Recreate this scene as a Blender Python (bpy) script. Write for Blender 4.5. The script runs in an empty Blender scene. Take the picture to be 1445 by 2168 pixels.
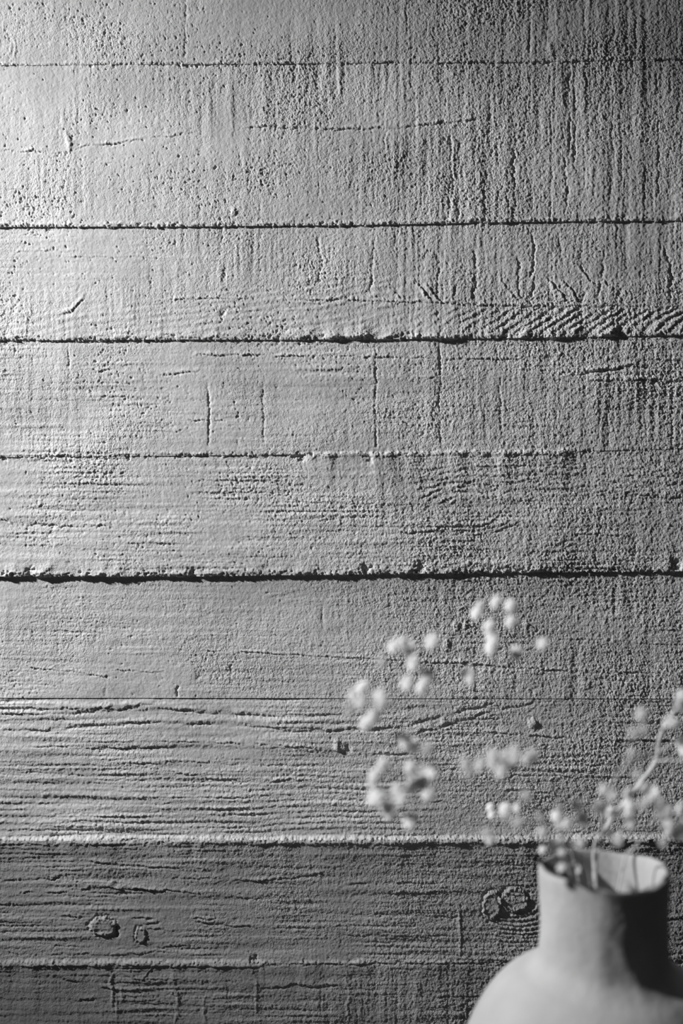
import bpy, math, random
import numpy as np
from mathutils import Vector, noise as mnoise

random.seed(7)
S = bpy.context.scene
COL = S.collection

# ------------------------------------------------------------------ camera
CAM_H = 0.50          # camera height above the floor (m)
FPX = 2200.0          # focal length in pixels of the 1445 px wide frame
WALL_Y = 0.88         # distance to the wall; 0.4 mm of wall per pixel
MM = WALL_Y / FPX     # metres per pixel on the wall
cam_d = bpy.data.cameras.new('camera')
cam = bpy.data.objects.new('camera', cam_d)
COL.objects.link(cam)
cam.location = (0, 0, CAM_H)
cam.rotation_euler = (math.pi / 2, 0, 0)
cam_d.sensor_fit = 'HORIZONTAL'
cam_d.sensor_width = 24.0
cam_d.lens = 24.0 * FPX / 1445.0
cam_d.clip_start = 0.01
cam_d.dof.use_dof = True
cam_d.dof.focus_distance = WALL_Y
cam_d.dof.aperture_fstop = 2.75
S.camera = cam

# ------------------------------------------------------------------ world, light, exposure
w = bpy.data.worlds.new('world')
S.world = w
w.use_nodes = True
w.node_tree.nodes['Background'].inputs[0].default_value = (1, 1, 1, 1)
w.node_tree.nodes['Background'].inputs[1].default_value = 0.022

LIGHT_POS = Vector((-1.30, 0.465, CAM_H + 0.60))
ld = bpy.data.lights.new('key_light', 'SPOT')
ld.energy = 172
ld.shadow_soft_size = 0.035
ld.spot_size = math.radians(52)
ld.spot_blend = 1.0
lo = bpy.data.objects.new('key_light', ld)
COL.objects.link(lo)
lo.location = LIGHT_POS
aim = Vector((-0.22, WALL_Y, CAM_H + 0.08))
lo.rotation_euler = (aim - LIGHT_POS).to_track_quat('-Z', 'Y').to_euler()

S.view_settings.view_transform = 'Standard'
S.view_settings.look = 'None'
S.view_settings.gamma = 1.0
S.view_settings.use_curve_mapping = False
S.view_settings.exposure = 0.0


# ------------------------------------------------------------------ materials
def mat(name, grey, rough=0.9, bumps=(), attr=None, mottle=None, gattr=None):
    """bumps: list of (scale, strength, distance). mottle: (scale, lo, hi) multiplies the grey."""
    m = bpy.data.materials.new(name)
    m.use_nodes = True
    nt = m.node_tree
    N, L = nt.nodes, nt.links
    b = N['Principled BSDF']
    b.inputs['Roughness'].default_value = rough
    b.inputs['Specular IOR Level'].default_value = 0.2
    b.inputs['Base Color'].default_value = (grey, grey, grey, 1)
    tc = N.new('ShaderNodeTexCoord')
    val = None
    if mottle:
        nz = N.new('ShaderNodeTexNoise')
        nz.inputs['Scale'].default_value = mottle[0]
        nz.inputs['Detail'].default_value = 5
        L.new(tc.outputs['Object'], nz.inputs['Vector'])
        mr = N.new('ShaderNodeMapRange')
        mr.inputs[1].default_value = 0.3
        mr.inputs[2].default_value = 0.7
        mr.inputs[3].default_value = mottle[1] * grey
        mr.inputs[4].default_value = mottle[2] * grey
        L.new(nz.outputs[0], mr.inputs[0])
        val = mr.outputs[0]
    if attr:
        at = N.new('ShaderNodeAttribute')
        at.attribute_name = attr
        mu = N.new('ShaderNodeMath')
        mu.operation = 'MULTIPLY'
        L.new(at.outputs['Fac'], mu.inputs[0])
        if val:
            L.new(val, mu.inputs[1])
        else:
            mu.inputs[1].default_value = grey
        val = mu.outputs[0]
    if val:
        cb = N.new('ShaderNodeCombineColor')
        for i in range(3):
            L.new(val, cb.inputs[i])
        L.new(cb.outputs[0], b.inputs['Base Color'])
    prev = None
    for sc, st, di in bumps:
        nz = N.new('ShaderNodeTexNoise')
        nz.inputs['Scale'].default_value = sc
        nz.inputs['Detail'].default_value = 2
        L.new(tc.outputs['Object'], nz.inputs['Vector'])
        bp = N.new('ShaderNodeBump')
        bp.inputs['Strength'].default_value = st
        bp.inputs['Distance'].default_value = di
        L.new(nz.outputs[0], bp.inputs['Height'])
        if gattr:
            ga = N.new('ShaderNodeAttribute')
            ga.attribute_name = gattr
            L.new(ga.outputs['Fac'], bp.inputs['Strength'])
        if prev:
            L.new(prev, bp.inputs['Normal'])
        prev = bp.outputs[0]
    if prev:
        L.new(prev, b.inputs['Normal'])
    return m


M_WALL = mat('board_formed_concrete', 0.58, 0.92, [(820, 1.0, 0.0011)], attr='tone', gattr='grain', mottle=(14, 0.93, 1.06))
M_FLOOR = mat('floor_concrete', 0.10, 0.8, [(90, 0.3, 0.002)], mottle=(6, 0.8, 1.15))
M_VASE = mat('matte_clay', 0.47, 0.85, [(45, 0.22, 0.004), (260, 0.25, 0.0015)], mottle=(30, 0.90, 1.07))
M_PETAL = mat('dry_petal', 0.94, 0.8, mottle=(300, 0.92, 1.05))
nt_ = M_PETAL.node_tree
tr_ = nt_.nodes.new('ShaderNodeBsdfTranslucent')
tr_.inputs[0].default_value = (0.9, 0.9, 0.9, 1)
mx_ = nt_.nodes.new('ShaderNodeMixShader')
mx_.inputs[0].default_value = 0.18
nt_.links.new(nt_.nodes['Principled BSDF'].outputs[0], mx_.inputs[1])
nt_.links.new(tr_.outputs[0], mx_.inputs[2])
nt_.links.new(mx_.outputs[0], nt_.nodes['Material Output'].inputs[0])
M_CALYX = mat('dry_calyx', 0.55, 0.8, mottle=(300, 0.8, 1.1))
M_STEM = mat('dry_stem', 0.66, 0.75, mottle=(120, 0.85, 1.15))
M_LEAF = mat('dark_dry_leaf', 0.06, 0.8, mottle=(120, 0.8, 1.2))


# ------------------------------------------------------------------ helpers
def link(name, me, material, parent=None):
    if material and not me.materials:
        me.materials.append(material)
    o = bpy.data.objects.new(name, me)
    COL.objects.link(o)
    if parent:
        o.parent = parent
    return o


def thing(o, label, cat, group=None):
    o['label'] = label
    o['category'] = cat
    if group:
        o['group'] = group
    return o


def mesh_np(name, V, F, smooth=True):
    """V n x 3, F m x 4 arrays -> mesh."""
    V = np.asarray(V, np.float32)
    F = np.asarray(F, np.int32)
    me = bpy.data.meshes.new(name)
    me.vertices.add(len(V))
    me.vertices.foreach_set('co', V.ravel())
    k = F.shape[1]
    me.loops.add(F.size)
    me.loops.foreach_set('vertex_index', F.ravel())
    me.polygons.add(len(F))
    me.polygons.foreach_set('loop_start', np.arange(0, F.size, k, dtype=np.int32))
    me.update(calc_edges=True)
    me.polygons.foreach_set('use_smooth', np.full(len(F), smooth, dtype=bool))
    me.validate()
    return me


# ------------------------------------------------------------------ the relief of the wall, in pixels of wall
HW, HH = 1728, 2400            # height map, one cell per pixel of wall
U0, V0 = -140, -80             # the map's corner
rng = np.random.default_rng(11)
uu = np.arange(HW) + U0
vv = np.arange(HH) + V0
fy = np.fft.fftfreq(HH)[:, None]
fx = np.fft.rfftfreq(HW)[None, :]


def gnoise(lx, ly, hp=None):
    """Periodic smooth noise; lx, ly are correlation lengths in px; unit deviation."""
    n = rng.standard_normal((HH, HW)).astype(np.float32)
    F = np.fft.rfft2(n)
    g = np.exp(-((fx * lx) ** 2 + (fy * ly) ** 2) * 4.9)
    if hp:
        g = g * (1 - np.exp(-((fx * lx * hp) ** 2 + (fy * ly * hp) ** 2) * 4.9))
    a = np.fft.irfft2(F * g, s=(HH, HW)).astype(np.float32)
    return a / a.std()


def sstep(a, b, x):
    t = np.clip((x - a) / (b - a), 0, 1)
    return t * t * (3 - 2 * t)


UU, VV = np.meshgrid(uu.astype(np.float32), vv.astype(np.float32))

# board edges: y at the left edge, middle and right edge of the picture
EDGES = [
    [(-1, 139), (200, 137), (720, 134), (1100, 131), (1445, 126)],
    [(0, 481), (360, 480), (723, 477), (1180, 469), (1445, 467)],
    [(0, 721), (400, 719), (722, 719), (1100, 716), (1445, 710)],
    [(0, 968), (450, 964), (720, 961), (1240, 955), (1445, 949)],
    [(0, 1220), (420, 1220), (720, 1216), (1000, 1213), (1445, 1209)],
    [(0, 1478), (720, 1479), (1445, 1480)],
    [(0, 1778), (400, 1777), (800, 1776), (1445, 1774)],
    [(0, 2036), (540, 2038), (1000, 2036), (1445, 2037)],
]


def edge_y(e, u):
    p = EDGES[e]
    return np.interp(u, [q[0] for q in p], [q[1] for q in p])


def n1(l, seed):
    """1-D smooth noise over the map's columns or rows (long enough for both)."""
    r = np.random.default_rng(seed).standard_normal(HH)
    f = np.fft.rfftfreq(HH)
    a = np.fft.irfft(np.fft.rfft(r) * np.exp(-(f * l) ** 2 * 4.9), HH)
    return (a / a.std()).astype(np.float32)


H = np.zeros((HH, HW), np.float32)
T = np.ones((HH, HW), np.float32)     # tone of the concrete: stains, plus shade painted into the lowest boards

BOUND = [np.full(HW, V0 - 1.0)] + [edge_y(i, uu) for i in range(8)] + [np.full(HW, V0 + HH + 1.0)]
SID = np.zeros((HH, HW), np.int8)
for i in range(8):
    SID += (VV > BOUND[i + 1][None, :]).astype(np.int8)

# each board: height at its top edge, height at its bottom edge (the form boards sat unevenly)
TILT = [(0.5, 0.8), (0.0, 2.6), (-2.0, 2.8), (-1.6, 1.2), (-0.6, 4.6), (-2.8, 1.0), (0.2, 0.0), (0.0, 0.0), (0.0, 0)]
TONE = [0.97, 1.0, 1.0, 0.98, 0.98, 0.94, 0.92, 0.57, 0.46]  # last two boards: darker concrete, with the shade low on the wall painted in

g_fine = gnoise(1.5, 1.5)
g_small = gnoise(3.2, 3.2)
g_mid = gnoise(10, 10)
g_low = gnoise(120, 60)
g_vs = gnoise(3.6, 75)          # vertical saw marks, narrow
g_vw = gnoise(11, 150)         # vertical saw marks, wide
g_hs = gnoise(85, 2.6)          # wood grain, fine
g_hw = gnoise(150, 8)         # wood grain, coarse
g_edge = gnoise(4.5, 2.5)
g_mask = gnoise(160, 90)
g_mask2 = gnoise(90, 60)
g_warp = gnoise(120, 40)
g_pit = gnoise(1.5, 1.7)
g_pit2 = gnoise(2.8, 3.0)

#        vs   vw   hs   hw   fine  pit   (weights per board)
W = [(0.22, 0.40, 0.10, 0.15, 0.26, 0.8),
     (0.34, 0.60, 0.05, 0.10, 0.26, 1.0),
     (0.42, 0.40, 0.16, 0.15, 0.24, 0.8),
     (0.20, 0.35, 0.30, 0.25, 0.24, 0.8),
     (0.14, 0.25, 0.40, 0.35, 0.30, 0.7),
     (0.14, 0.30, 0.22, 0.20, 0.26, 0.5),
     (0.06, 0.10, 0.50, 0.60, 0.24, 0.4),
     (0.05, 0.15, 0.42, 0.50, 0.30, 0.4),
     (0.30, 0.40, 0.40, 0.30, 0.34, 0.3)]
right = sstep(250, 1350, UU)                     # the sand shows coarser towards the right
for i in range(9):
    m = SID == i
    top = BOUND[i][None, :]
    bot = BOUND[i + 1][None, :]
    t = np.clip((VV - top) / (bot - top), 0, 1)
    a, b = TILT[i]
    wt = W[i]
    lin = a + (b - a) * t ** 1.6
    vm = 0.22 + 1.0 * right + 0.28 * g_mask
    vm = np.clip(vm, 0.1, 2)
    h = lin + wt[0] * g_vs * vm + wt[1] * g_vw * vm * 0.7
    h = h + wt[2] * g_hs * np.clip(0.9 + 0.5 * g_mask2, 0.1, 2) + wt[3] * g_hw
    h = h + wt[4] * (0.50 + 0.9 * right) * (g_fine + 0.5 * g_small) + 0.12 * g_mid + 0.8 * g_low
    if i == 6:      # the grain dies down to the right on this board
        h = h - (wt[2] * g_hs + wt[3] * g_hw) * 0.62 * sstep(700, 1000, UU)
    H[m] = h[m]
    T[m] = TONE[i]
    del h

# bug holes left by air bubbles, and grooves torn by the saw marks
pitw = np.zeros_like(H)
for i in range(9):
    pitw[SID == i] = W[i][5]
lim = 1.95 - 0.40 * g_mask2 - 0.25 * np.exp(-((UU - 380) / 330) ** 2)
H -= pitw * 3.6 * np.clip(g_pit - lim, 0, 1.2)
H -= pitw * 3.0 * np.clip(g_pit2 - 2.5, 0, 1.2)
sharp = np.clip(g_vs - 1.1, 0, 2)
vmask = np.clip(right * 1.1 + 0.25 * g_mask, 0, 1.5)
for i, k in ((0, 0.5), (1, 1.3), (2, 1.3), (3, 0.6), (4, 0.15), (5, 0.15), (8, 0.7)):
    mm = SID == i
    H[mm] -= (k * sharp * vmask)[mm]
del sharp


# --- strokes: single cracks, lips and ridges seen in the picture
def stroke(pts, w=2.0, amp=1.5, kind='lip', jit=1.2, seed=0, fade=18, vertical=False, breakup=0.5):
    pts = sorted(pts, key=(lambda p: p[1]) if vertical else (lambda p: p[0]))
    if vertical:
        a0, a1 = pts[0][1], pts[-1][1]
    else:
        a0, a1 = pts[0][0], pts[-1][0]
    org = V0 if vertical else U0
    lim_ = HH if vertical else HW
    i0, i1 = max(0, int(a0 - org)), min(lim_, int(a1 - org) + 1)
    if i1 - i0 < 3:
        return
    s = np.arange(i0, i1) + org
    if vertical:
        c = np.interp(s, [p[1] for p in pts], [p[0] for p in pts])
    else:
        c = np.interp(s, [p[0] for p in pts], [p[1] for p in pts])
    j = n1(14, 900 + seed)[:i1 - i0] * jit + n1(4, 1900 + seed)[:i1 - i0] * jit * 0.4
    c = c + j
    A = amp * np.clip(1 + breakup * n1(22, 2900 + seed)[:i1 - i0], 0.05, 2.2)
    A = A * np.clip((s - a0) / fade, 0, 1) * np.clip((a1 - s) / fade, 0, 1) ** 0.5 if a1 - a0 > 4 else A
    R = int(w * 5 + 6) if kind != 'ledge' else 160
    lo = int(c.min()) - R
    hi = int(c.max()) + R
    if vertical:
        k0, k1 = max(0, lo - U0), min(HW, hi - U0)
        d = (np.arange(k0, k1) + U0)[None, :] - c[:, None]
        H[i0:i1, k0:k1] += prof(d, w, kind) * A[:, None]
    else:
        k0, k1 = max(0, lo - V0), min(HH, hi - V0)
        d = (np.arange(k0, k1) + V0)[:, None] - c[None, :]
        H[k0:k1, i0:i1] += prof(d, w, kind) * A[None, :]


def prof(d, w, kind):
    """d grows downward (or to the right)."""
    g = lambda x, s: np.exp(-(x / s) ** 2)
    if kind == 'groove':
        return -g(d, w)
    if kind == 'ridge':
        return g(d, w)
    if kind == 'lip':      # swelling above, sharp crack below
        return 0.6 * g(d + 1.6 * w, 1.5 * w) - 0.9 * g(d - 0.3 * w, 0.7 * w)
    if kind == 'ledge':    # a face turned upward that ends in a small rough drop
        up = np.clip((d + 0.7 * w) / (0.95 * w), 0, 1)
        dn = np.clip((d - 0.65 * w) / 3.0, 0, 1)
        return up * (1 - dn) + dn * 0.78 * np.exp(-np.clip(d - 0.65 * w, 0, None) / 55.0)
    if kind == 'shelf':    # rises slowly from above, drops sharply below
        return np.where(d < 0, np.exp(d / (2.6 * w)), np.exp(-(d / (0.55 * w)) ** 2))
    return 0 * d


k_ = [0]


def st(pts, **kw):
    k_[0] += 1
    stroke(pts, seed=k_[0] * 7, **kw)


# board 2 (second from the top)
st([(0, 320), (75, 323), (145, 325), (172, 314), (184, 306), (248, 305), (330, 289), (410, 282)], w=1.7, amp=1.9)
st([(500, 268), (600, 270), (690, 275), (780, 274), (870, 270), (960, 258), (1030, 254)], w=2.2, amp=2.0)
st([(130, 240), (146, 300), (150, 325)], w=4, amp=1.4, kind='ridge', vertical=True)
st([(152, 280), (155, 298)], w=3, amp=2.5, kind='groove', vertical=True)
st([(150, 350), (250, 345)], w=1.3, amp=0.7)
st([(0, 401), (52, 400)], w=1.3, amp=0.9)
for x, y0, y1, a in ((955, 275, 468, 1.8), (1086, 300, 468, 2.2), (1165, 150, 468, 1.6), (1205, 140, 330, 2.4), (1216, 150, 360, 2.2),
                     (1212, 290, 360, 2.4), (1262, 140, 262, 2.2), (1240, 140, 260, 1.5), (1392, 150, 430, 1.8), (1025, 260, 460, 1.3),
                     (970, 290, 465, 1.2), (815, 230, 450, 1.0), (673, 140, 420, 0.9), (1115, 340, 460, 1.4), (1075, 350, 460, 1.4),
                     (420, 400, 462, 1.3), (510, 310, 400, 1.0), (1295, 150, 330, 1.2), (1195, 330, 460, 1.2)):
    st([(x - 3, y0), (x + 2, (y0 + y1) / 2), (x, y1)], w=2.0, amp=a * 0.85, kind='groove', vertical=True, jit=1.6)
# board 1
for x, y0, y1, a in ((394, -60, 125, 1.0), (862, 0, 125, 1.0), (1122, 0, 125, 1.2), (1160, 0, 120, 1.4), (1345, 40, 120, 1.4), (615, 60, 125, 0.8)):
    st([(x, y0), (x - 2, y1)], w=2.0, amp=a, kind='groove', vertical=True)
st([(1162, 82), (1165, 120)], w=6, amp=2, kind='ridge', vertical=True)
for q in range(3):      # small knot at the left edge
    R = 8 + q * 11
    a_ = np.linspace(-1.25, 1.25, 9)
    st([(10 + R * 0.75 * math.cos(t_), 102 + R * 1.15 * math.sin(t_)) for t_ in a_], w=2.2, amp=1.3, kind='ridge', vertical=True, jit=0.5)
# board 3
st([(0, 531), (160, 533)], w=1.6, amp=1.0)
st([(120, 544), (350, 547), (560, 549)], w=1.4, amp=0.8)
st([(350, 633), (480, 632), (722, 635), (860, 641), (1040, 646), (1200, 649), (1460, 650)], w=1.7, amp=2.0)
st([(125, 668), (150, 660), (172, 640), (180, 630)], w=3, amp=2.4)
st([(0, 636), (30, 634)], w=2, amp=1.6)
for x, y0, y1, a in ((788, 500, 620, 2.4), (1128, 485, 640, 2.4), (1122, 530, 590, 2.6), (1098, 540, 640, 1.8), (1416, 490, 640, 3.0), (1275, 540, 600, 1.8),
                     (898, 490, 570, 1.4), (1005, 520, 640, 1.7), (925, 530, 640, 1.4), (472, 485, 600, 1.1), (676, 490, 600, 1.1), (1235, 610, 642, 2.2),
                     (1268, 590, 642, 1.8), (1310, 600, 640, 1.8), (960, 600, 640, 1.6), (838, 600, 640, 1.4), (1185, 490, 560, 1.5), (1365, 600, 640, 1.6)):
    st([(x - 2, y0), (x + 3, (y0 + y1) / 2), (x, y1)], w=2.6, amp=a, kind='groove', vertical=True, jit=2.4)
for x, y in ((880, 590), (905, 600), (1000, 600), (1060, 590), (1130, 580), (1145, 570), (1165, 590), (1190, 590), (815, 590), (1225, 560), (1280, 590)):
    st([(x, y), (x + 18, y + 25), (x + 36, y + 48)], w=2.4, amp=1.8, kind='lip', vertical=True, jit=1.8, fade=8)
# the strip of slanting end grain under the crack of board 3
strip = sstep(648, 658, VV + 0 * UU) * (1 - sstep(700, 712, VV)) * (SID == 2)
yy = (705 - VV) / 55.0
ph = (UU - 62 * np.clip(yy, 0, 1.2) ** 1.5 * 1.4 + 7 * g_warp) / 27.0
saw = ((ph % 1.0) - 0.5)
saw = np.where(saw < 0.3, saw / 0.8 + 0.6, (0.5 - saw) / 0.2)
brk = np.clip(0.9 + 0.4 * g_mid, 0.2, 1.5)
H += (strip * sstep(760, 1250, UU) * 3.4 * (saw - 0.5) * brk).astype(np.float32)
# running grain left of it
band = sstep(600, 655, VV + 0.12 * (UU - 380)) * (1 - sstep(704, 714, VV)) * (SID == 2) * (1 - sstep(800, 1000, UU)) * sstep(-60, 80, UU)
ph = (VV + 0.16 * (UU - 300) + 3.0 * g_warp + 6 * np.sin(UU / 120.0)) / 15.0
H += (band * 0.8 * (np.abs((ph % 1) - 0.5) * 4 - 1) * brk * 0.6).astype(np.float32)
# board 4
st([(350, 748), (420, 751), (560, 751)], w=1.8, amp=1.5)
st([(575, 752), (722, 754), (900, 759), (1110, 762)], w=1.8, amp=1.6)
st([(865, 802), (930, 801)], w=1.8, amp=1.6)
st([(1165, 803), (1240, 808), (1330, 804), (1445, 808)], w=2.2, amp=2.8)
st([(1200, 796), (1280, 784), (1340, 774), (1385, 779)], w=2.6, amp=2.6)
st([(1180, 790), (1260, 786), (1320, 777)], w=2.2, amp=1.7)
st([(1230, 800), (1300, 792), (1370, 790)], w=2.0, amp=1.6)
st([(180, 783), (245, 785)], w=2.2, amp=1.8)
st([(330, 795), (430, 786)], w=2.2, amp=1.2)
st([(390, 889), (480, 891)], w=1.8, amp=1.6)
for x, y0, y1, a in ((441, 800, 945, 1.8), (795, 722, 950, 1.5), (931, 722, 945, 1.8), (1288, 725, 948, 1.6), (1422, 718, 950, 2.0), (1137, 800, 945, 1.0),
                     (145, 722, 790, 1.0), (305, 760, 830, 1.0), (1050, 725, 790, 1.2), (1060, 790, 940, 0.9), (558, 800, 940, 0.9), (30, 725, 760, 1.2)):
    st([(x - 1, y0), (x + 1, (y0 + y1) / 2), (x, y1)], w=1.9, amp=a, kind='groove', vertical=True, jit=1.0)
# board 5
st([(50, 1113), (240, 1114)], w=1.9, amp=1.8)
st([(0, 1100), (14, 1103), (28, 1118)], w=2.4, amp=2.0, fade=5)
st([(265, 1150), (370, 1150)], w=2.2, amp=1.5)
st([(840, 1128), (900, 1126), (1020, 1131)], w=1.8, amp=1.6)
st([(1180, 1128), (1330, 1136)], w=1.8, amp=1.4)
st([(545, 1092), (620, 1105), (720, 1100)], w=1.8, amp=1.2)
for q in range(6):
    R = 14 + q * 15
    a_ = np.linspace(0.5, 5.8, 22)
    P = [(985 + R * 1.5 * math.cos(t_), 1078 + R * 0.62 * math.sin(t_)) for t_ in a_]
    st(P[:11], w=2.2, amp=1.3, jit=1.5)
    st(P[11:], w=2.2, amp=1.3, jit=1.5)
for q in range(5):
    st([(860, 1000 + q * 13), (1000, 985 + q * 11), (1200, 990 + q * 12), (1445, 1000 + q * 13)], w=2.4, amp=1.0, jit=2)
st([(1280, 1060), (1290, 1080), (1293, 1100)], w=4, amp=2.2, kind='ridge', vertical=True, fade=6)
st([(1280, 1058), (1350, 1050), (1445, 1054)], w=3, amp=1.5)
# board 6
st([(48, 1413), (110, 1418), (200, 1430), (260, 1436)], w=1.5, amp=1.4, jit=0.7)
st([(235, 1417), (300, 1422), (355, 1426)], w=1.5, amp=1.4, jit=0.7)
st([(425, 1378), (560, 1383), (640, 1388), (722, 1391), (860, 1398)], w=1.5, amp=1.6, jit=0.8)
st([(880, 1405), (960, 1404), (1080, 1412), (1200, 1422), (1330, 1424), (1445, 1427)], w=1.7, amp=1.8)
st([(100, 1336), (330, 1346)], w=1.3, amp=0.8)
st([(1170, 1354), (1300, 1357), (1445, 1366)], w=1.5, amp=1.0)
st([(560, 1270), (683, 1240)], w=2, amp=0.7)
for x, y0, y1, a in ((683, 1240, 1340, 1.6), (203, 1300, 1360, 0.9), (223, 1452, 1475, 2.2), (376, 1450, 1476, 1.8), (487, 1405, 1440, 1.2), (1215, 1390, 1415, 2.6), (1300, 1240, 1300, 1.0)):
    st([(x, y0), (x + 1, y1)], w=2.4, amp=a, kind='groove', vertical=True, jit=1.0, fade=6)
for (bx, by, br, ba) in ((965, 1325, 7, 3.2), (985, 1322, 6, 2.4), (1113, 1323, 6, 2.2), (925, 1300, 6, 2.2), (945, 1363, 6, 2.2), (975, 1400, 5, 2.4),
                         (1127, 1533, 9, 3.4), (938, 1526, 7, 2.0), (495, 448, 6, 2.2), (1240, 1450, 8, 1.5), (250, 1880, 6, 2)):
    d2 = ((UU - bx) ** 2 + ((VV - by) * 0.8) ** 2) / br ** 2
    H += (ba * np.exp(-d2 ** 2)).astype(np.float32)
# smooth patch where a nail head or a filled hole was
d = np.sqrt(((UU - 389) / 27) ** 2 + ((VV - 1428) / 24) ** 2) + 0.08 * g_mid
pm = (1 - sstep(0.85, 1.1, d)).astype(np.float32)
loc = H[1428 - V0 - 40:1428 - V0 + 40, 389 - U0 - 40:389 - U0 + 40].mean()
H = H * (1 - pm) + pm * (loc + 0.6 + 0.15 * g_small)
# board 7: cracks along the grain
for P, ww, a in (([(60, 1581), (240, 1582), (370, 1583)], 2.0, 2.2), ([(300, 1568), (450, 1573), (570, 1577)], 2.0, 2.0),
                 ([(580, 1578), (640, 1582), (720, 1592)], 2.0, 2.2), ([(340, 1612), (470, 1617), (600, 1621), (722, 1622)], 2.0, 1.8),
                 ([(190, 1620), (300, 1624), (420, 1641)], 1.8, 1.8), ([(0, 1636), (110, 1638), (190, 1643)], 1.8, 1.6),
                 ([(190, 1652), (290, 1652), (440, 1655)], 1.8, 1.4), ([(420, 1652), (560, 1654), (660, 1650), (722, 1648)], 2.2, 1.8),
                 ([(0, 1545), (90, 1546), (200, 1536), (330, 1529), (440, 1534), (580, 1541), (722, 1546), (830, 1546)], 3.6, 2.2),
                 ([(0, 1512), (130, 1513), (250, 1503), (300, 1496), (420, 1508), (560, 1515), (722, 1513)], 3.6, 2.0),
                 ([(0, 1500), (180, 1500), (330, 1491)], 3.0, 1.5),
                 ([(1010, 1556), (1060, 1553), (1130, 1558), (1200, 1563), (1300, 1566), (1440, 1570)], 2.2, 2.8),
                 ([(750, 1568), (850, 1568), (1000, 1570)], 1.8, 1.8), ([(723, 1594), (800, 1596), (880, 1596)], 2.2, 2.2),
                 ([(743, 1620), (850, 1621), (990, 1619)], 1.7, 1.6), ([(1045, 1650), (1090, 1642), (1200, 1645), (1330, 1647), (1445, 1650)], 1.9, 2.0),
                 ([(723, 1682), (790, 1683)], 1.8, 2.0), ([(865, 1696), (930, 1699), (960, 1703)], 1.8, 1.8), ([(1060, 1676), (1110, 1672), (1160, 1680)], 2.4, 2.2),
                 ([(1170, 1686), (1330, 1692)], 1.6, 1.2), ([(1350, 1510), (1445, 1513)], 1.8, 1.5), ([(1130, 1523), (1245, 1516)], 1.8, 1.0),
                 ([(855, 1560), (960, 1530), (1060, 1500), (1130, 1490)], 4.0, 1.8), ([(720, 1545), (850, 1540), (940, 1515), (1040, 1490)], 4.0, 1.6),
                 ([(740, 1515), (830, 1510), (900, 1492)], 4.0, 1.6), ([(430, 1688), (600, 1690), (722, 1688)], 1.8, 1.2)):
    st(P, w=ww, amp=a * 0.75, jit=1.0)
st([(340, 1545), (345, 1560)], w=5, amp=3, kind='groove', vertical=True, fade=4)
st([(733, 1575), (737, 1592)], w=5, amp=3.4, kind='groove', vertical=True, fade=4)
st([(711, 1560), (714, 1590)], w=6, amp=2.4, kind='ridge', vertical=True, fade=6)
ph = (VV + 4.5 * np.sin(UU / 210.0 + VV / 60.0) + 2.2 * g_warp + 0.010 * UU) / 13.5
rm = sstep(1635, 1680, VV) * (SID == 6) * (1 - 0.85 * sstep(760, 1000, UU))
saw = (ph % 1.0)
saw = np.where(saw < 0.72, saw / 0.72, (1 - saw) / 0.28)
H += (rm * 1.7 * (saw - 0.5) * brk).astype(np.float32)
# board 8
for P, ww, a in (([(40, 1891), (160, 1888), (190, 1880), (290, 1882), (345, 1888)], 2.2, 2.6), ([(300, 1887), (400, 1887), (430, 1892)], 2.0, 2.2),
                 ([(180, 1822), (260, 1830), (330, 1836), (440, 1842)], 2.4, 1.8), ([(460, 1862), (560, 1866), (690, 1848)], 2.4, 2.2),
                 ([(270, 1946), (330, 1944)], 2.2, 1.8), ([(270, 1954), (340, 1956)], 2.2, 1.8), ([(290, 1966), (345, 1968)], 2.2, 1.6),
                 ([(400, 1946), (500, 1948)], 2.0, 2.4), ([(410, 1952), (500, 1962), (540, 1963)], 2.6, 2.4), ([(470, 1900), (590, 1906), (720, 1909)], 1.8, 1.6),
                 ([(0, 1935), (120, 1937), (180, 1945)], 2.0, 1.5), ([(0, 1865), (60, 1862), (130, 1858)], 3.0, 1.8),
                 ([(810, 1880), (830, 1890), (980, 1888)], 2.0, 2.0), ([(700, 1880), (800, 1868), (940, 1872)], 2.4, 1.6),
                 ([(723, 1935), (860, 1938), (970, 1942)], 1.8, 1.2), ([(945, 1885), (1010, 1887), (1140, 1900)], 1.8, 1.6),
                 ([(1390, 1907), (1445, 1909)], 2.0, 2.2), ([(1390, 1950), (1445, 1945)], 2.4, 2.0), ([(720, 1980), (850, 1985), (960, 1980)], 2.2, 1.2),
                 ([(100, 2000), (240, 2010), (400, 2004)], 2.0, 1.4), ([(0, 2020), (200, 2022), (380, 2016)], 2.0, 1.4)):
    st(P, w=ww, amp=a, jit=1.2)
st([(970, 1905), (973, 1960), (974, 2020)], w=2.2, amp=2.0, kind='ridge', vertical=True, jit=0.6)
for cx, cy, rx, ry, am in ((1040, 1916, 19, 32, 3.6), (1090, 1905, 30, 26, 3.0), (218, 1962, 26, 20, 3.2), (297, 1980, 12, 17, 2.6), (1165, 1470, 40, 16, 0.6)):
    rr = np.sqrt(((UU - cx) / rx) ** 2 + ((VV - cy) / ry) ** 2) + 0.07 * g_small + 0.05 * g_mid
    H += (am * (np.exp(-((rr - 0.88) / 0.12) ** 2) * 0.6 + (1 - sstep(0.85, 1.02, rr)) * 0.9 - 0.8 * np.exp(-((rr - 1.12) / 0.10) ** 2))).astype(np.float32)
st([(243, 1958), (246, 1985)], w=6, amp=3.2, kind='groove', vertical=True, fade=6)
rr = np.sqrt((UU - 1085) ** 2 + ((VV - 1895) * 1.5) ** 2) + 5 * g_warp
am = sstep(38, 52, rr) * (1 - sstep(120, 190, rr)) * sstep(1900, 1935, VV) * (1 - sstep(2015, 2032, VV)) * sstep(1030, 1080, UU) * (SID == 7)
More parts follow.
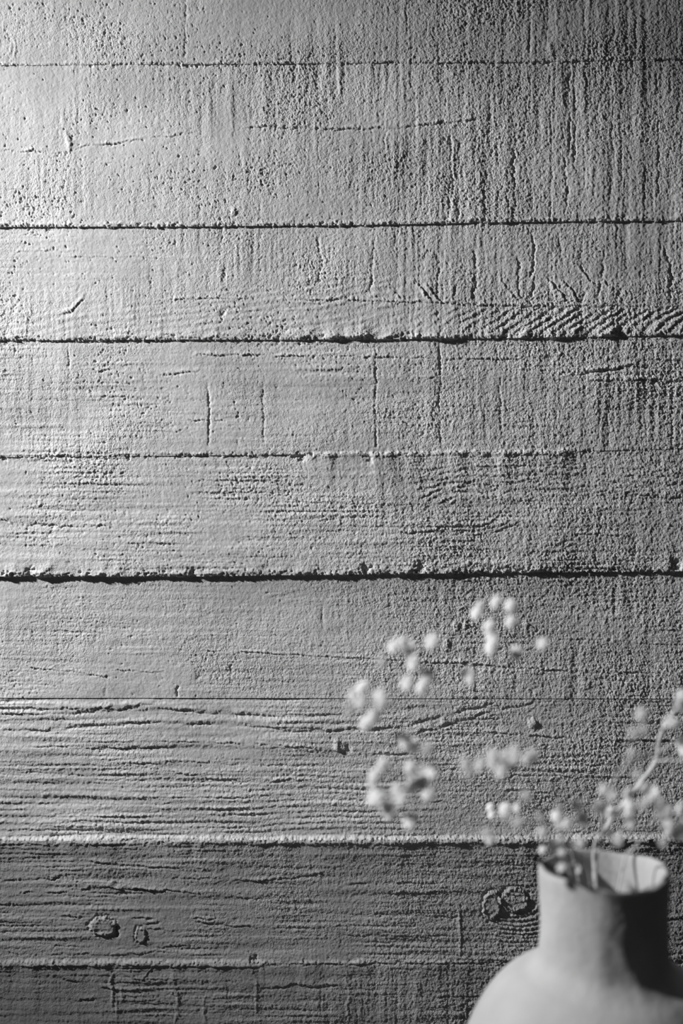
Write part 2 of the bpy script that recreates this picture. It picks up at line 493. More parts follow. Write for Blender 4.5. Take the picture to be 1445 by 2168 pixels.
H += (am * 2.8 * (np.abs(((rr / 15.0) % 1) - 0.5) * 4 - 1) * 0.7 * brk).astype(np.float32)
# board 9
for P, ww, a in (([(440, 2045), (560, 2047)], 2, 1.2), ([(545, 2096), (620, 2085), (640, 2090), (720, 2086)], 2.6, 2.2), ([(880, 2106), (960, 2110), (1030, 2106)], 2.2, 2.0),
                 ([(120, 2070), (200, 2086), (260, 2100)], 3, 1.6), ([(150, 2120), (210, 2112), (260, 2100)], 3, 1.6), ([(200, 2045), (300, 2075), (330, 2045)], 3, 1.4)):
    st(P, w=ww, amp=a)
for x, y0, y1, a in ((236, 2050, 2168, 1.8), (245, 2100, 2168, 1.2), (372, 2050, 2168, 1.8), (365, 2050, 2110, 1.4), (540, 2060, 2168, 1.6), (735, 2050, 2168, 1.4), (880, 2070, 2168, 1.4), (255, 2050, 2140, 1.3), (430, 2060, 2168, 1.0)):
    st([(x, y0), (x + 2, (y0 + y1) / 2), (x, y1)], w=2.6, amp=a, kind='ridge', vertical=True, jit=1.4)


# --- board edges: ridges of cement that ran into the joints, crumbled lips, sharp drops
def along(e, x0, x1, amp, w, kind, off=0.0, jit=1.4, breakup=0.5, fade=18):
    xs = np.linspace(x0, x1, 14)
    st([(x, edge_y(e, x) + off) for x in xs], w=w, amp=amp, kind=kind, jit=jit, breakup=breakup, fade=fade)


along(0, -60, 1500, 1.5, 2.0, 'ridge', -3, 0.6, 0.4)
along(0, 300, 1500, 1.6, 1.6, 'groove', 2, 1.0, 0.9)
along(1, -60, 1175, 1.6, 3.0, 'ridge', -5, 1.2)
along(1, 1230, 1500, 1.2, 3.0, 'ridge', -4, 1.2)
along(2, -60, 640, 1.4, 3.0, 'shelf', -5, 1.5)
along(2, 600, 1310, 4.0, 6.0, 'shelf', -5, 2.2, 0.6)
along(2, 1370, 1500, 3.4, 4.0, 'shelf', -3, 1.0)
along(3, -60, 460, 1.4, 2.2, 'ridge', -5, 1.0)
along(3, 620, 1235, 6.5, 6.5, 'ledge', 0, 0.6, 0.2, 40)
along(3, 450, 660, 1.5, 2.6, 'shelf', 0, 1.2)
along(4, -60, 1500, 2.4, 5.0, 'shelf', -6, 2.4, 0.6)
along(6, -60, 1500, 9.5, 10.0, 'ledge', 0, 0.7, 0.12, 2)
along(6, 500, 1500, 1.5, 3.0, 'ridge', 5, 2.2, 0.7)
along(7, -60, 560, 7.5, 8.5, 'ledge', 0, 0.8, 0.15, 60)
along(7, 520, 1020, 4.2, 6.0, 'ledge', 0, 1.2, 0.3, 40)
along(7, 1000, 1500, 2.2, 3.0, 'ridge', -5, 1.0)
along(7, 560, 1500, 3.2, 1.8, 'groove', 4, 0.5, 0.3)
# crumbled spots along the edges
for e, reach, lev, dep in ((0, 5, 1.5, 3.0), (1, 9, 1.25, 4.0), (2, 12, 1.25, 4.5), (3, 9, 1.2, 4.0), (4, 13, 1.05, 6.0), (6, 12, 1.2, 4.0), (7, 9, 1.3, 3.5)):
    dd = VV - edge_y(e, uu)[None, :].astype(np.float32)
    c0 = 2 if e == 0 else (-reach * 0.45 if e in (1, 2, 4) else 2)
    mk = np.exp(-((dd - c0) / (reach * 0.6)) ** 2)
    H -= dep * mk * np.clip(g_edge - lev, 0, 1.1)
for cx, cy, rx, ry, dp in ((65, 1208, 9, 10, 5), (410, 1213, 10, 8, 5), (775, 1203, 11, 8, 5), (888, 1203, 12, 12, 5.5), (1430, 1196, 12, 13, 5), (780, 968, 7, 13, 3.5), (635, 968, 12, 9, 4),
                           (860, 712, 20, 8, 3.5), (1175, 469, 5, 4, 3), (1310, 706, 10, 7, 4), (1075, 1206, 30, 7, 4), (540, 2034, 9, 12, 5), (250, 1870, 8, 6, 2), (470, 663, 6, 9, 2.4), (120, 1773, 12, 8, 3)):
    rr = ((UU - cx) / rx) ** 2 + ((VV - cy) / ry) ** 2 + 0.35 * g_small
    H -= (dp * np.exp(-np.clip(rr, 0, None) ** 1.5)).astype(np.float32)
# a bevelled smear of cement beside the chip at the left end of the sixth board's edge
rr = ((UU - 98 - (VV - 1205) * -0.8) / 12) ** 2 + ((VV - 1206) / 13) ** 2
H += (2.5 * np.exp(-rr)).astype(np.float32)

# --- the sandy surface: everything is broken up by the grains
gw1, gw2 = gnoise(2, 2), gnoise(2, 2)
gw3, gw4 = gnoise(5, 4), gnoise(4, 5)
yi = np.clip(np.rint(np.arange(HH)[:, None] + 0.9 * gw1 + 0.7 * gw3), 0, HH - 1).astype(np.int32)
xi = np.clip(np.rint(np.arange(HW)[None, :] + 0.9 * gw2 + 0.7 * gw4), 0, HW - 1).astype(np.int32)
Hw = H[yi, xi]
near = np.zeros_like(H)
for e in (5,):
    near += np.exp(-((VV - edge_y(e, uu)[None, :]) / 5) ** 2).astype(np.float32)
H = H * near + Hw * (1 - near)
sand = gnoise(1.35, 1.35)
sand2 = gnoise(2.4, 2.4)
sm = (0.15 + 0.42 * sstep(100, 1300, UU) + 0.10 * g_mask) * (0.8 + 0.25 * g_mask2)
G = np.clip(sm * 1.5 + 0.12, 0.15, 0.95).astype(np.float32)
H += np.clip(sm, 0.08, 1.0) * (0.75 * sand + 0.22 * sand2 * np.abs(sand2))

# --- stains in the concrete itself
def stain(cx, cy, rx, ry, k):
    rr = ((UU - cx) / rx) ** 2 + ((VV - cy) / ry) ** 2
    global T
    T *= (1 - k * np.exp(-rr) * np.clip(1 + 0.25 * g_mask2, 0.3, 1.6)).astype(np.float32)


stain(480, 815, 330, 12, 0.20)
stain(900, 1235, 420, 22, 0.20)
stain(600, 1250, 250, 30, 0.10)
stain(1000, 815, 300, 12, 0.10)
stain(1330, 560, 70, 22, 0.20)
stain(860, 370, 120, 60, 0.10)
stain(60, 870, 110, 60, 0.12)
stain(1400, 60, 260, 90, 0.18)
stain(1395, 150, 60, 50, 0.20)
stain(750, 100, 200, 30, 0.08)
stain(1200, 1150, 300, 50, 0.12)
stain(1330, 1370, 120, 30, 0.12)
stain(500, 1260, 300, 60, 0.06)
T *= (1 + 0.035 * g_low + 0.025 * g_mask2 + 0.02 * gnoise(14, 260)).astype(np.float32)


def sample(A, u, v):
    x = (u - U0) % HW
    y = (v - V0) % HH
    x0 = np.floor(x).astype(np.int32)
    y0 = np.floor(y).astype(np.int32)
    fx_ = (x - x0).astype(np.float32)
    fy_ = (y - y0).astype(np.float32)
    x0 %= HW
    y0 %= HH
    x1 = (x0 + 1) % HW
    y1 = (y0 + 1) % HH
    return (A[y0, x0] * (1 - fx_) + A[y0, x1] * fx_) * (1 - fy_) + (A[y1, x0] * (1 - fx_) + A[y1, x1] * fx_) * fy_


def to_wall(u, v, h):
    """pixels of wall -> metres (x, y, z)"""
    return (u - 722.5) * MM, WALL_Y - h * MM, CAM_H - (v - 1084.0) * MM


STEP = 1.62
U_FINE = np.arange(-50, 1496, STEP)
U_ALL = np.concatenate([np.linspace(-3000, -90, 40), np.linspace(-80, -52, 8), U_FINE, np.linspace(1498, 1530, 8), np.linspace(1545, 4450, 40)])
U_COARSE = np.linspace(-3000, 4450, 300)
V_FLOOR = 1084 + CAM_H / MM


def panel(parent, u, vtop, vbot, rows, flat=None):
    """One board's cast: a relief grid with sides that run back into the wall."""
    nu = len(u)
    if flat is None:
        lo_, hi_ = (-25, 2195)
        m0, m1 = float(vtop.mean()), float(vbot.mean())
        q = np.arange(m0, m1, STEP)
        q = q[((q > lo_) | (np.arange(len(q)) % 6 == 0)) & ((q < hi_) | (np.arange(len(q)) % 6 == 0))]
        t = ((np.append(q, m1) - m0) / (m1 - m0))[:, None]
        rows = len(t)
    else:
        t = np.linspace(0, 1, rows)[:, None]
    U = np.repeat(u[None, :], rows, 0)
    V = vtop[None, :] * (1 - t) + vbot[None, :] * t
    if flat is None:
        eps = 0.75
        Vs = np.clip(V, vtop[None, :] + eps, vbot[None, :] - eps)
        h = sample(H, U, Vs).astype(np.float32)
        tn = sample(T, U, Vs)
        h = np.where((U < -60) | (U > 1510), np.clip(h, -4, 6), h)
    else:
        h = flat + 0.8 * sample(g_low, U, V) + 0.8 * sample(g_hw, U, V)
        tn = 0.9 + 0.0 * U
    x, y, z = to_wall(U, V, h)
    # ring of back vertices
    BACK = 14
    ring = np.concatenate([np.arange(nu), np.arange(1, rows) * nu + nu - 1, (rows - 1) * nu + np.arange(nu - 2, -1, -1), np.arange(rows - 2, 0, -1) * nu])
    P = np.stack([x, y, z], -1).reshape(-1, 3)
    B = P[ring].copy()
    B[:, 1] = WALL_Y + BACK * MM
    i = np.arange(rows - 1)[:, None] * nu + np.arange(nu - 1)[None, :]
    F = np.stack([i, i + nu, i + nu + 1, i + 1], -1).reshape(-1, 4)
    n0 = len(P)
    k = len(ring)
    a = np.arange(k)
    b = (a + 1) % k
    # sides get their own vertices so that the front keeps a crisp edge
    P2 = P[ring]
    F2 = np.stack([n0 + a, n0 + b, n0 + k + b, n0 + k + a], -1)
    me = mesh_np('panel', np.concatenate([P, P2, B]), np.concatenate([F, F2]))
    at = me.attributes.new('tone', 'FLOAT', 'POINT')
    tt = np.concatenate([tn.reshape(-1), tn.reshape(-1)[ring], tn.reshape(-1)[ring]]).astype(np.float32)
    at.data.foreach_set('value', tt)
    at = me.attributes.new('grain', 'FLOAT', 'POINT')
    gg = sample(G, U, V).reshape(-1)
    at.data.foreach_set('value', np.concatenate([gg, gg[ring], gg[ring]]).astype(np.float32))
    return link('panel', me, M_WALL, parent)


# wall core behind the panels
def slab(name, x0, x1, y0, y1, z0, z1, m, parent=None):
    V = [(x, y, z) for x in (x0, x1) for y in (y0, y1) for z in (z0, z1)]
    F = [(0, 1, 3, 2), (4, 6, 7, 5), (0, 4, 5, 1), (2, 3, 7, 6), (0, 2, 6, 4), (1, 5, 7, 3)]
    me = mesh_np(name, V, F, smooth=False)
    at = me.attributes.new('tone', 'FLOAT', 'POINT')
    at.data.foreach_set('value', np.full(8, 0.9, np.float32))
    return link(name, me, m, parent)


XL, XR = (-3000 - 722.5) * MM, (4450 - 722.5) * MM
V_TOP = -1150
wall = slab('wall_back', XL, XR, WALL_Y + 8 * MM, WALL_Y + 0.14, 0, CAM_H + (1084 - V_TOP) * MM, M_WALL)
wall['kind'] = 'structure'
floor = slab('floor', XL, XR, -1.2, WALL_Y + 0.14, -0.08, 0.0, M_FLOOR)
floor['kind'] = 'structure'

ones = np.ones(len(U_ALL))
tops = [ones * -118] + [edge_y(i, U_ALL) for i in range(8)]
bots = [edge_y(i, U_ALL) for i in range(8)] + [ones * V_FLOOR]
for i in range(9):
    gap = 0.9 if i == 5 else 0.0        # the one open, knife-straight joint
    vb = bots[i] - gap
    vt = tops[i] + (0.9 if i == 6 else 0)
    hgt = float(np.mean(vb - vt))
    r0 = int(hgt / STEP)
    panel(wall, U_ALL, vt, vb, r0)
onesc = np.ones(len(U_COARSE))
for v0, v1, f in ((-370, -118, 1.0), (-640, -370, -1.0), (-890, -640, 2.0), (-1150, -890, 0.0)):
    panel(wall, U_COARSE, onesc * v0, onesc * v1, 40, flat=f)


# ------------------------------------------------------------------ the vase
VY = 0.64
VX = (1277 - 722.5) / FPX * VY
RIM_Z = CAM_H - 757.0 / FPX * VY
PX = VY / FPX * 1000            # mm per picture pixel at the vase


def catmull(P, n):
    out = []
    for i in range(len(P) - 1):
        p0, p1, p2, p3 = P[max(0, i - 1)], P[i], P[i + 1], P[min(len(P) - 1, i + 2)]
        for k in range(n):
            t = k / n
            out.append(tuple(0.5 * (2 * b + (c - a) * t + (2 * a - 5 * b + 4 * c - d) * t * t + (3 * b - a - 3 * c + d) * t ** 3)
                             for a, b, c, d in zip(p0, p1, p2, p3)))
    out.append(tuple(P[-1]))
    return out


def build_vase():
    outer = [(37.0, 0.6), (38.6, -0.4), (39.0, -4), (38.3, -16), (38.2, -32), (38.8, -46), (40.6, -55), (46.5, -61.5), (56, -67), (66, -76), (76.5, -90), (85, -108),
             (91, -132), (93, -160), (90, -190), (82, -222), (70, -250), (60, -RIM_Z * -1000 * -1 + 1.5)]
    zb = -RIM_Z * 1000
    outer[-1] = (60, zb + 2)
    outer.append((56, zb))
    outer.append((20, zb))
    outer.append((0.01, zb))
    outer = catmull(outer[:-3], 6) + [(56, zb), (20, zb), (0.01, zb)]
    inner = [(0.01, zb + 6), (50, zb + 8), (66, -246), (80, -215), (86, -180), (86, -140), (80, -108), (68, -86), (52, -74), (39, -66), (34.8, -56), (33.6, -40), (33.6, -15), (34.2, -4), (35.2, 0.0), (36.2, 0.7)]
    inner = catmull(inner, 4)
    prof_ = inner + outer
    n = 144
    V = []
    for (r, z) in prof_:
        for k in range(n):
            a = 2 * math.pi * k / n
            # a hand-built mouth: slightly waved and not quite round
            top = max(0.0, 1 - abs(z) / 60.0)
            wav = (1.3 * math.sin(a * 2 + 0.9) + 0.9 * math.sin(a * 3 + 2.0) + 0.4 * math.sin(a * 5)) * top
            v = Vector((math.cos(a), math.sin(a), z * 0.012))
            lump = mnoise.noise(v * 2.3) * 0.5 + mnoise.noise(Vector((v.x * 5, v.y * 5, z * 0.05))) * 0.45 + mnoise.noise(Vector((v.x * 11, v.y * 11, z * 0.12))) * 0.18
            keep = min(1.0, (z - zb) / 20.0) if r > 3 else 0
            rr = r + lump * keep + (0.8 * math.sin(a * 2 + 1.1)) * top
            V.append((rr * math.cos(a) / 1000, rr * math.sin(a) / 1000, (z + wav) / 1000 + RIM_Z))
    F = []
    m = len(prof_)
    for i in range(m - 1):
        for k in range(n):
            k2 = (k + 1) % n
            F.append((i * n + k, i * n + k2, (i + 1) * n + k2, (i + 1) * n + k))
    me = mesh_np('vase', V, F)
    o = link('vase', me, M_VASE)
    o.location = (VX, VY, 0)
    thing(o, 'pale matte clay vase with narrow neck and round shoulder at lower right', 'vase')
    return o


build_vase()


# ------------------------------------------------------------------ dried baby's breath
def P3(u, v, y):
    return Vector(((u - 722.5) / FPX * y, y, CAM_H - (v - 1084.0) / FPX * y))


def tube(acc, pts, r0, r1, sides=8, sub=5, swell=0):
    """append a smooth tapering tube to acc = (V, F)"""
    V, F = acc
    P = [Vector(p) for p in catmull([tuple(p) for p in pts], sub)]
    base = len(V)
    n = len(P)
    ref = Vector((0.3, 1, 0.2)).normalized()
    for i, p in enumerate(P):
        d = (P[min(n - 1, i + 1)] - P[max(0, i - 1)]).normalized()
        a = d.cross(ref)
        if a.length < 1e-4:
            a = d.cross(Vector((1, 0, 0)))
        a.normalize()
        b = d.cross(a)
        r = r0 + (r1 - r0) * i / (n - 1)
        if swell:
            r *= 0.42 + 0.58 * min(1, max(0, (i / (n - 1) - swell) / 0.08))
        for k in range(sides):
            t = 2 * math.pi * k / sides
            V.append(tuple(p + (a * math.cos(t) + b * math.sin(t)) * r))
    for i in range(n - 1):
        for k in range(sides):
            k2 = (k + 1) % sides
            F.append((base + i * sides + k, base + i * sides + k2, base + (i + 1) * sides + k2, base + (i + 1) * sides + k))
    for end in (0, n - 1):
        c = base + end * sides
        for q in range(1, sides - 2, 2):
            F.append((c, c + q, c + q + 1, c + q + 2) if end else (c, c + q + 2, c + q + 1, c + q))


def blossom_mesh(seed, petals, spread):
    """A double baby's-breath blossom, radius 1, opening along +Z."""
    r = random.Random(seed)
    V, F = [], []
    for layer, (cnt, tilt, ln) in enumerate(petals):
        for k in range(cnt):
            a = 2 * math.pi * (k + 0.5 * layer) / cnt + r.uniform(-0.15, 0.15)
            tl = tilt + r.uniform(-0.12, 0.12)
            L_ = ln * r.uniform(0.88, 1.08)
            wd = 0.37 * spread * r.uniform(0.85, 1.15)
            base = len(V)
            for s in range(5):
                t = s / 4
                out = L_ * t
                ang = tl - 0.55 * t * t           # petals curl outward at the tip
                x = out * math.cos(ang)
                z = -0.25 + out * math.sin(ang)
                half = wd * math.sin(math.pi * (0.10 + 0.80 * t)) ** 0.8
                for j in (-1, 0, 1):
                    cup = 0.10 * (1 - abs(j)) * -1
                    V.append((x * math.cos(a) - j * half * math.sin(a), x * math.sin(a) + j * half * math.cos(a), z + cup))
            for s in range(4):
                for j in range(2):
                    q = base + s * 3 + j
                    F.append((q, q + 1, q + 4, q + 3))
    # the dense heart
    n = 8
    base = len(V)
    for i in range(6):
        t = i / 5
        ph_ = -1.3 + 2.75 * t
        rr = 0.50 * math.cos(ph_)
        for k in range(n):
            a = 2 * math.pi * k / n
            V.append((rr * math.cos(a) * 1.1, rr * math.sin(a) * 1.1, 0.26 * math.sin(ph_) - 0.02))
    for i in range(5):
        for k in range(n):
            F.append((base + i * n + k, base + i * n + (k + 1) % n, base + (i + 1) * n + (k + 1) % n, base + (i + 1) * n + k))
    return mesh_np('flower', V, F)


def calyx_mesh():
    V, F = [], []
    n = 10
    rows = [(0.02, -0.78), (0.20, -0.70), (0.30, -0.50), (0.36, -0.28), (0.33, -0.12)]
    for i, (rr, z) in enumerate(rows):
        for k in range(n):
            a = 2 * math.pi * k / n
            tip = (0.16 if (k % 2 == 0 and i == 4) else 0)
            V.append((rr * math.cos(a) * (1 + tip), rr * math.sin(a) * (1 + tip), z + tip))
    for i in range(4):
        for k in range(n):
            F.append((i * n + k, i * n + (k + 1) % n, (i + 1) * n + (k + 1) % n, (i + 1) * n + k))
    return mesh_np('calyx', V, F)


BLOOM = [blossom_mesh(1, [(9, 0.12, 1.0), (8, 0.50, 0.90), (6, 0.95, 0.75)], 1.0),
         blossom_mesh(2, [(8, 0.20, 1.0), (7, 0.60, 0.90), (5, 1.0, 0.8)], 1.1),
         blossom_mesh(3, [(7, 0.45, 1.0), (6, 0.8, 0.95), (5, 1.1, 0.9)], 0.9)]
CAL = calyx_mesh()
for m_ in BLOOM:
    m_.materials.append(M_PETAL)
CAL.materials.append(M_CALYX)

MOUTH = [(1235, 1905), (1262, 1900), (1290, 1910), (1250, 1912), (1275, 1915), (1225, 1900)]


def sprig(label, stem_pts, rad, branches, seed):
    """stem_pts, branch points: (u, v, depth); branches: list of (path, [(u, v, size, depth), ...])."""
    r = random.Random(seed)
    (mx, my) = stem_pts[0]
    base_z = RIM_Z - 0.16
    foot = Vector((VX - mx * 0.8, VY - my * 0.8, base_z))
    lead = [foot, Vector((VX, VY, RIM_Z - 0.07)), Vector((VX + mx, VY + my, RIM_Z + 0.002))]
    root = bpy.data.objects.new('baby_breath_sprig', None)
    root.empty_display_size = 0.01
    COL.objects.link(root)
    root.location = foot
    thing(root, label, 'dried flower', "dried baby's breath sprigs in the vase")
    acc = ([], [])
    tube(acc, [p - foot for p in lead] + [P3(*p) - foot for p in stem_pts[1:]], rad * 0.001, rad * 0.00055, swell=0.27 if rad > 1.3 else 0)
    link('stem', mesh_np('stem', *acc), M_STEM, root)
    for path, blooms in branches:
        acc = ([], [])
        pts = [P3(*p) - foot for p in path]
        tube(acc, pts, path_r(rad), 0.00022, sides=6)
        hub = pts[-1]
        bros = []
        for (u, v, s, y) in blooms:
            y += r.uniform(-0.022, 0.016) * (1 if v < 1790 else 0.1)      # staggered, so that they do not all stand in each other's shade
            c = P3(u, v, y) - foot
            # each blossom hangs on its own hair-thin twig from the nearest bit of the branch
            near = min(pts[1:] if len(pts) > 2 else pts, key=lambda q: (q - c).length)
            mid = (near + c) / 2 + Vector((r.uniform(-1, 1), r.uniform(-1, 1), r.uniform(-1, 0.2))) * 0.0025
            dirn = (c - mid).normalized()
            rad_f = s * 0.00122 * (0.92 if seed in (22, 23, 26) else 1)
            tube(acc, [near, mid, c - dirn * rad_f * 0.6], 0.00020, 0.00015, sides=5, sub=3)
            bros.append((c, dirn, rad_f))
        br = link('branch', mesh_np('branch', *acc), M_STEM, root)
        for c, dirn, rad_f in bros:
            f = bpy.data.objects.new('flower', BLOOM[r.randrange(3) if rad_f > 0.0022 else 2])
            COL.objects.link(f)
            f.parent = root
            f.location = c
            dd = (dirn * 0.10 + Vector((-0.70 + r.uniform(-.2, .2), -0.68 + r.uniform(-.2, .2), 0.36 + r.uniform(-.2, .2)))).normalized()
            f.rotation_euler = dd.to_track_quat('Z', 'Y').to_euler()
            f.scale = (rad_f,) * 3
            k = bpy.data.objects.new('calyx', CAL)
            COL.objects.link(k)
            k.parent = f
    return root


def path_r(rad):
    return min(0.00045, rad * 0.0005)


F0 = VY
# sprig 1: the tall one with the thick pale stem
sprig("tall baby's breath sprig with thick pale stem slanting up to the right edge",
      [(-.002, .018), (1283, 1752, .662), (1310, 1715, .664), (1352, 1662, .664), (1388, 1612, .66), (1396, 1565, .65), (1412, 1526, .64), (1445, 1488, .63), (1500, 1440, .62)], 2.0,
      [([(1388, 1612, .66), (1420, 1609, .64), (1470, 1612, .60)], [(1480, 1600, 3.4, .60), (1475, 1630, 3.2, .60)]),
       ([(1391, 1592, .655), (1420, 1575, .63), (1440, 1560, .60)], [(1440, 1574, 4.2, .60), (1447, 1588, 4.0, .60), (1460, 1560, 3.8, .60)]),
       ([(1412, 1526, .64), (1428, 1510, .62), (1432, 1494, .60)], [(1444, 1494, 4.0, .60), (1430, 1492, 2.6, .57), (1425, 1532, 3.0, .59), (1410, 1530, 2.4, .58), (1440, 1470, 3.0, .57)]),
       ([(1402, 1545, .645), (1375, 1528, .61), (1360, 1516, .57)], [(1356, 1511, 3.2, .54), (1340, 1552, 2.6, .52), (1362, 1545, 2.2, .52)]),
       ], 21)
# sprig 2: thin stem, straight up then bending right
sprig("thin baby's breath sprig rising straight from the middle of the vase mouth then bending right",
      [(-.006, -.004), (1272, 1790, .62), (1275, 1740, .60), (1288, 1688, .585), (1302, 1650, .57), (1322, 1622, .565), (1334, 1608, .56), (1375, 1600, .56), (1440, 1604, .56)], 1.05,
      [([(1322, 1622, .565), (1330, 1600, .56), (1336, 1590, .55)], [(1334, 1592, 2.2, .53), (1346, 1640, 2.2, .53)]),
       ([(1276, 1735, .60), (1278, 1705, .59), (1275, 1680, .58)], [(1276, 1672, 3.0, .56), (1296, 1684, 2.6, .54), (1265, 1708, 3.7, .61)]),
       ([(1280, 1722, .60), (1290, 1722, .61), (1328, 1700, .62)], [(1291, 1720, 3.9, .61), (1328, 1680, 3.6, .61), (1331, 1706, 3.9, .60), (1329, 1731, 3.9, .60), (1333, 1748, 2.6, .57)]),
       ([(1274, 1760, .61), (1290, 1770, .61), (1300, 1776, .61)], [(1306, 1777, 4.0, .61), (1288, 1764, 2.4, .58)]),
       ], 22)
# sprig 3: right-hand low spray
sprig("short baby's breath sprig spreading low over the right side of the vase mouth",
      [(.014, .006), (1340, 1800, .635), (1365, 1760, .62), (1390, 1722, .61), (1400, 1700, .605)], 0.7,
      [([(1390, 1722, .61), (1380, 1695, .61), (1376, 1682, .60)], [(1383, 1677, 3.9, .60), (1363, 1669, 2.8, .57), (1372, 1690, 2.6, .56), (1360, 1703, 2.6, .54)]),
       ([(1385, 1730, .61), (1398, 1722, .61), (1404, 1724, .60)], [(1395, 1704, 4.1, .60), (1408, 1712, 3.6, .59), (1404, 1728, 4.1, .60), (1412, 1740, 3.7, .60)]),
       ([(1375, 1745, .61), (1400, 1757, .61), (1430, 1765, .61)], [(1414, 1763, 3.0, .62), (1434, 1768, 3.8, .60), (1445, 1744, 3.9, .60), (1440, 1712, 3.6, .57), (1402, 1784, 2.2, .56)]),
       ], 23)
# sprig 4: the tall left one with the three topmost clusters
sprig("tallest left-leaning baby's breath sprig carrying the three highest flower clusters",
      [(-.016, .012), (1205, 1765, .625), (1165, 1660, .595), (1105, 1540, .59), (1060, 1450, .59), (1045, 1395, .59)], 0.42,
      [([(1045, 1395, .59), (1040, 1350, .59), (1045, 1315, .59)],
        [(1006, 1296, 3.9, .60), (1013, 1281, 3.0, .59), (1048, 1272, 3.5, .60), (1079, 1280, 3.8, .60), (1079, 1315, 3.8, .60), (1032, 1326, 3.4, .60), (1037, 1344, 3.6, .60), (1036, 1371, 4.1, .60), (1041, 1357, 3.2, .60), (1087, 1381, 3.8, .60)]),
       ([(1080, 1490, .59), (1110, 1420, .58), (1135, 1375, .58)], [(1146, 1361, 3.4, .58)]),
       ([(1060, 1450, .59), (1020, 1440, .59), (1000, 1432, .59)], [(989, 1428, 4.0, .59), (993, 1437, 3.0, .58)]),
       ([(1105, 1540, .59), (980, 1480, .59), (900, 1420, .59), (870, 1380, .59)],
        [(830, 1368, 3.6, .59), (850, 1358, 3.2, .57), (862, 1371, 4.2, .59), (912, 1356, 4.3, .59), (872, 1403, 4.1, .59), (804, 1402, 2.6, .53), (859, 1445, 4.1, .59), (902, 1431, 3.8, .59), (889, 1455, 3.8, .59), (895, 1442, 3.2, .59)]),
       ([(1105, 1540, .59), (960, 1520, .59), (850, 1500, .585), (790, 1490, .58)],
        [(764, 1453, 4.0, .585), (745, 1471, 3.2, .55), (760, 1486, 3.4, .55), (800, 1474, 4.1, .58), (806, 1488, 3.2, .55), (736, 1500, 2.4, .52), (786, 1517, 3.8, .585), (771, 1533, 4.0, .585)]),
       ], 24)
# sprig 5: low left one
sprig("left-reaching baby's breath sprig with the dense low cluster of blossoms",
      [(-.022, .002), (1180, 1790, .605), (1110, 1715, .585), (1020, 1670, .58), (950, 1655, .58), (905, 1655, .58)], 0.42,
      [([(905, 1655, .58), (885, 1620, .58), (872, 1590, .57)], [(855, 1567, 4.2, .58), (872, 1578, 4.0, .57), (904, 1584, 3.2, .53), (842, 1558, 2.2, .53)]),
       ([(905, 1655, .58), (885, 1648, .58), (872, 1640, .58)], [(864, 1626, 4.3, .58), (879, 1640, 4.4, .58), (891, 1656, 4.2, .58), (868, 1662, 3.8, .57), (911, 1632, 4.2, .57), (877, 1652, 3.4, .56)]),
       ([(905, 1655, .58), (860, 1672, .58), (820, 1670, .58), (800, 1655, .58)], [(806, 1618, 3.8, .57), (790, 1641, 3.6, .57), (785, 1657, 3.0, .56), (788, 1688, 4.5, .58), (801, 1684, 4.0, .58), (837, 1676, 4.2, .57), (847, 1690, 3.6, .56), (813, 1707, 4.4, .58), (821, 1721, 3.9, .58)]),
       ([(950, 1655, .58), (910, 1680, .58), (885, 1710, .58)], [(904, 1681, 4.2, .58), (866, 1737, 4.4, .58)]),
       ([(1020, 1670, .58), (1000, 1640, .575), (985, 1625, .57)], [(983, 1618, 3.0, .53), (989, 1637, 2.4, .51), (1013, 1617, 3.5, .56)]),
       ([(1110, 1715, .585), (1085, 1660, .58), (1060, 1620, .575)], [(1040, 1597, 3.4, .54), (1040, 1615, 3.6, .565), (1085, 1594, 3.8, .56), (1077, 1614, 3.8, .57), (1056, 1632, 3.7, .57), (1065, 1602, 3.0, .53), (1120, 1600, 3.8, .575), (1112, 1606, 2.8, .55)]),
       ], 25)
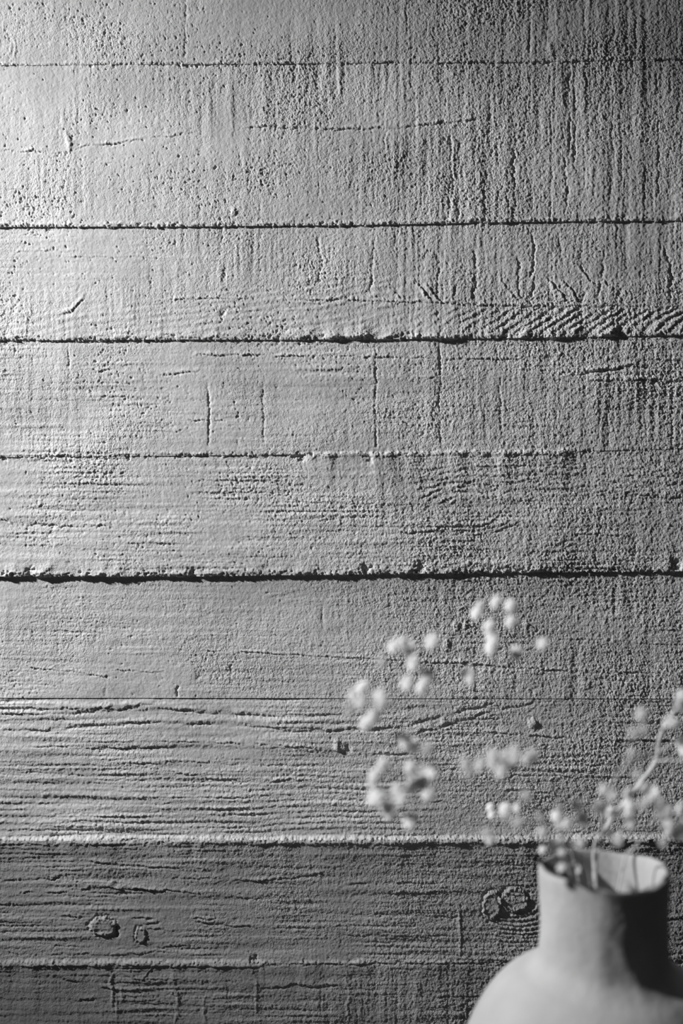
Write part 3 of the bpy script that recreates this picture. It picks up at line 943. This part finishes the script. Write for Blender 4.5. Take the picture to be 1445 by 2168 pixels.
# sprig 6: the loose low spray left of the mouth
sprig("loose low baby's breath sprig of small scattered blossoms just above the vase mouth",
      [(-.012, -.012), (1220, 1812, .608), (1200, 1775, .60), (1160, 1750, .595), (1120, 1738, .59)], 0.45,
      [([(1120, 1738, .59), (1080, 1730, .60), (1050, 1722, .60)], [(1035, 1709, 2.7, .66), (1038, 1725, 2.5, .67), (1066, 1711, 3.7, .62), (1062, 1722, 2.8, .60), (1092, 1709, 2.8, .60), (1110, 1685, 3.0, .53), (1093, 1742, 2.8, .52)]),
       ([(1120, 1738, .59), (1070, 1755, .59), (1040, 1770, .59)], [(1034, 1780, 3.0, .59), (1028, 1764, 2.6, .53)]),
       ([(1160, 1750, .595), (1170, 1738, .60), (1185, 1730, .60)], [(1182, 1711, 2.8, .57), (1175, 1728, 3.7, .60), (1197, 1742, 3.4, .61), (1182, 1748, 2.8, .57), (1142, 1726, 2.8, .54)]),
       ([(1200, 1775, .60), (1212, 1745, .60), (1218, 1730, .60)], [(1220, 1705, 3.8, .60), (1229, 1734, 3.9, .60), (1235, 1745, 2.6, .56)]),
       ([(1200, 1775, .60), (1180, 1782, .60), (1165, 1780, .60)], [(1172, 1794, 3.9, .60), (1181, 1780, 2.8, .58), (1188, 1803, 2.6, .58), (1146, 1762, 3.2, .56), (1146, 1800, 2.6, .62), (1226, 1785, 3.0, .54)]),
       ([(1225, 1820, .60), (1212, 1828, .61), (1200, 1834, .61)], [(1222, 1841, 2.2, .62), (1186, 1836, 2.8, .59)]),
       ], 26)

# the dark dry leaf that lies over the left lip of the mouth
acc = ([], [])
Vl, Fl = acc
path = [P3(1128, 1815, .600), P3(1148, 1826, .602), P3(1166, 1838, .612), P3(1188, 1850, .625), P3(1212, 1862, .637)]
pp = [Vector(p) for p in catmull([tuple(p) for p in path], 5)]
org_ = pp[-1]
for i, p in enumerate(pp):
    t = i / (len(pp) - 1)
    wd_ = 0.0022 * math.sin(math.pi * min(1, 0.12 + 0.8 * t)) ** 0.7 * (1 - 0.4 * t)
    for j, dz in ((-1, 0.0), (0, -0.0010), (1, 0.0)):
        for th in (0.00025, -0.00025):
            q = p - org_ + Vector((0.35, -0.5, 0.8)) * (j * wd_) + Vector((0, 0, dz + th))
            Vl.append(tuple(q))
for i in range(len(pp) - 1):
    a = i * 6
    b = a + 6
    for s0, s1 in ((0, 2), (2, 4), (4, 5), (5, 3), (3, 1), (1, 0)):
        Fl.append((a + s0, a + s1, b + s1, b + s0))
lf = link('leaf', mesh_np('leaf', Vl, Fl), M_LEAF)
lf.location = org_
thing(lf, 'narrow dark dry leaf poking out over the left lip of the vase', 'leaf')
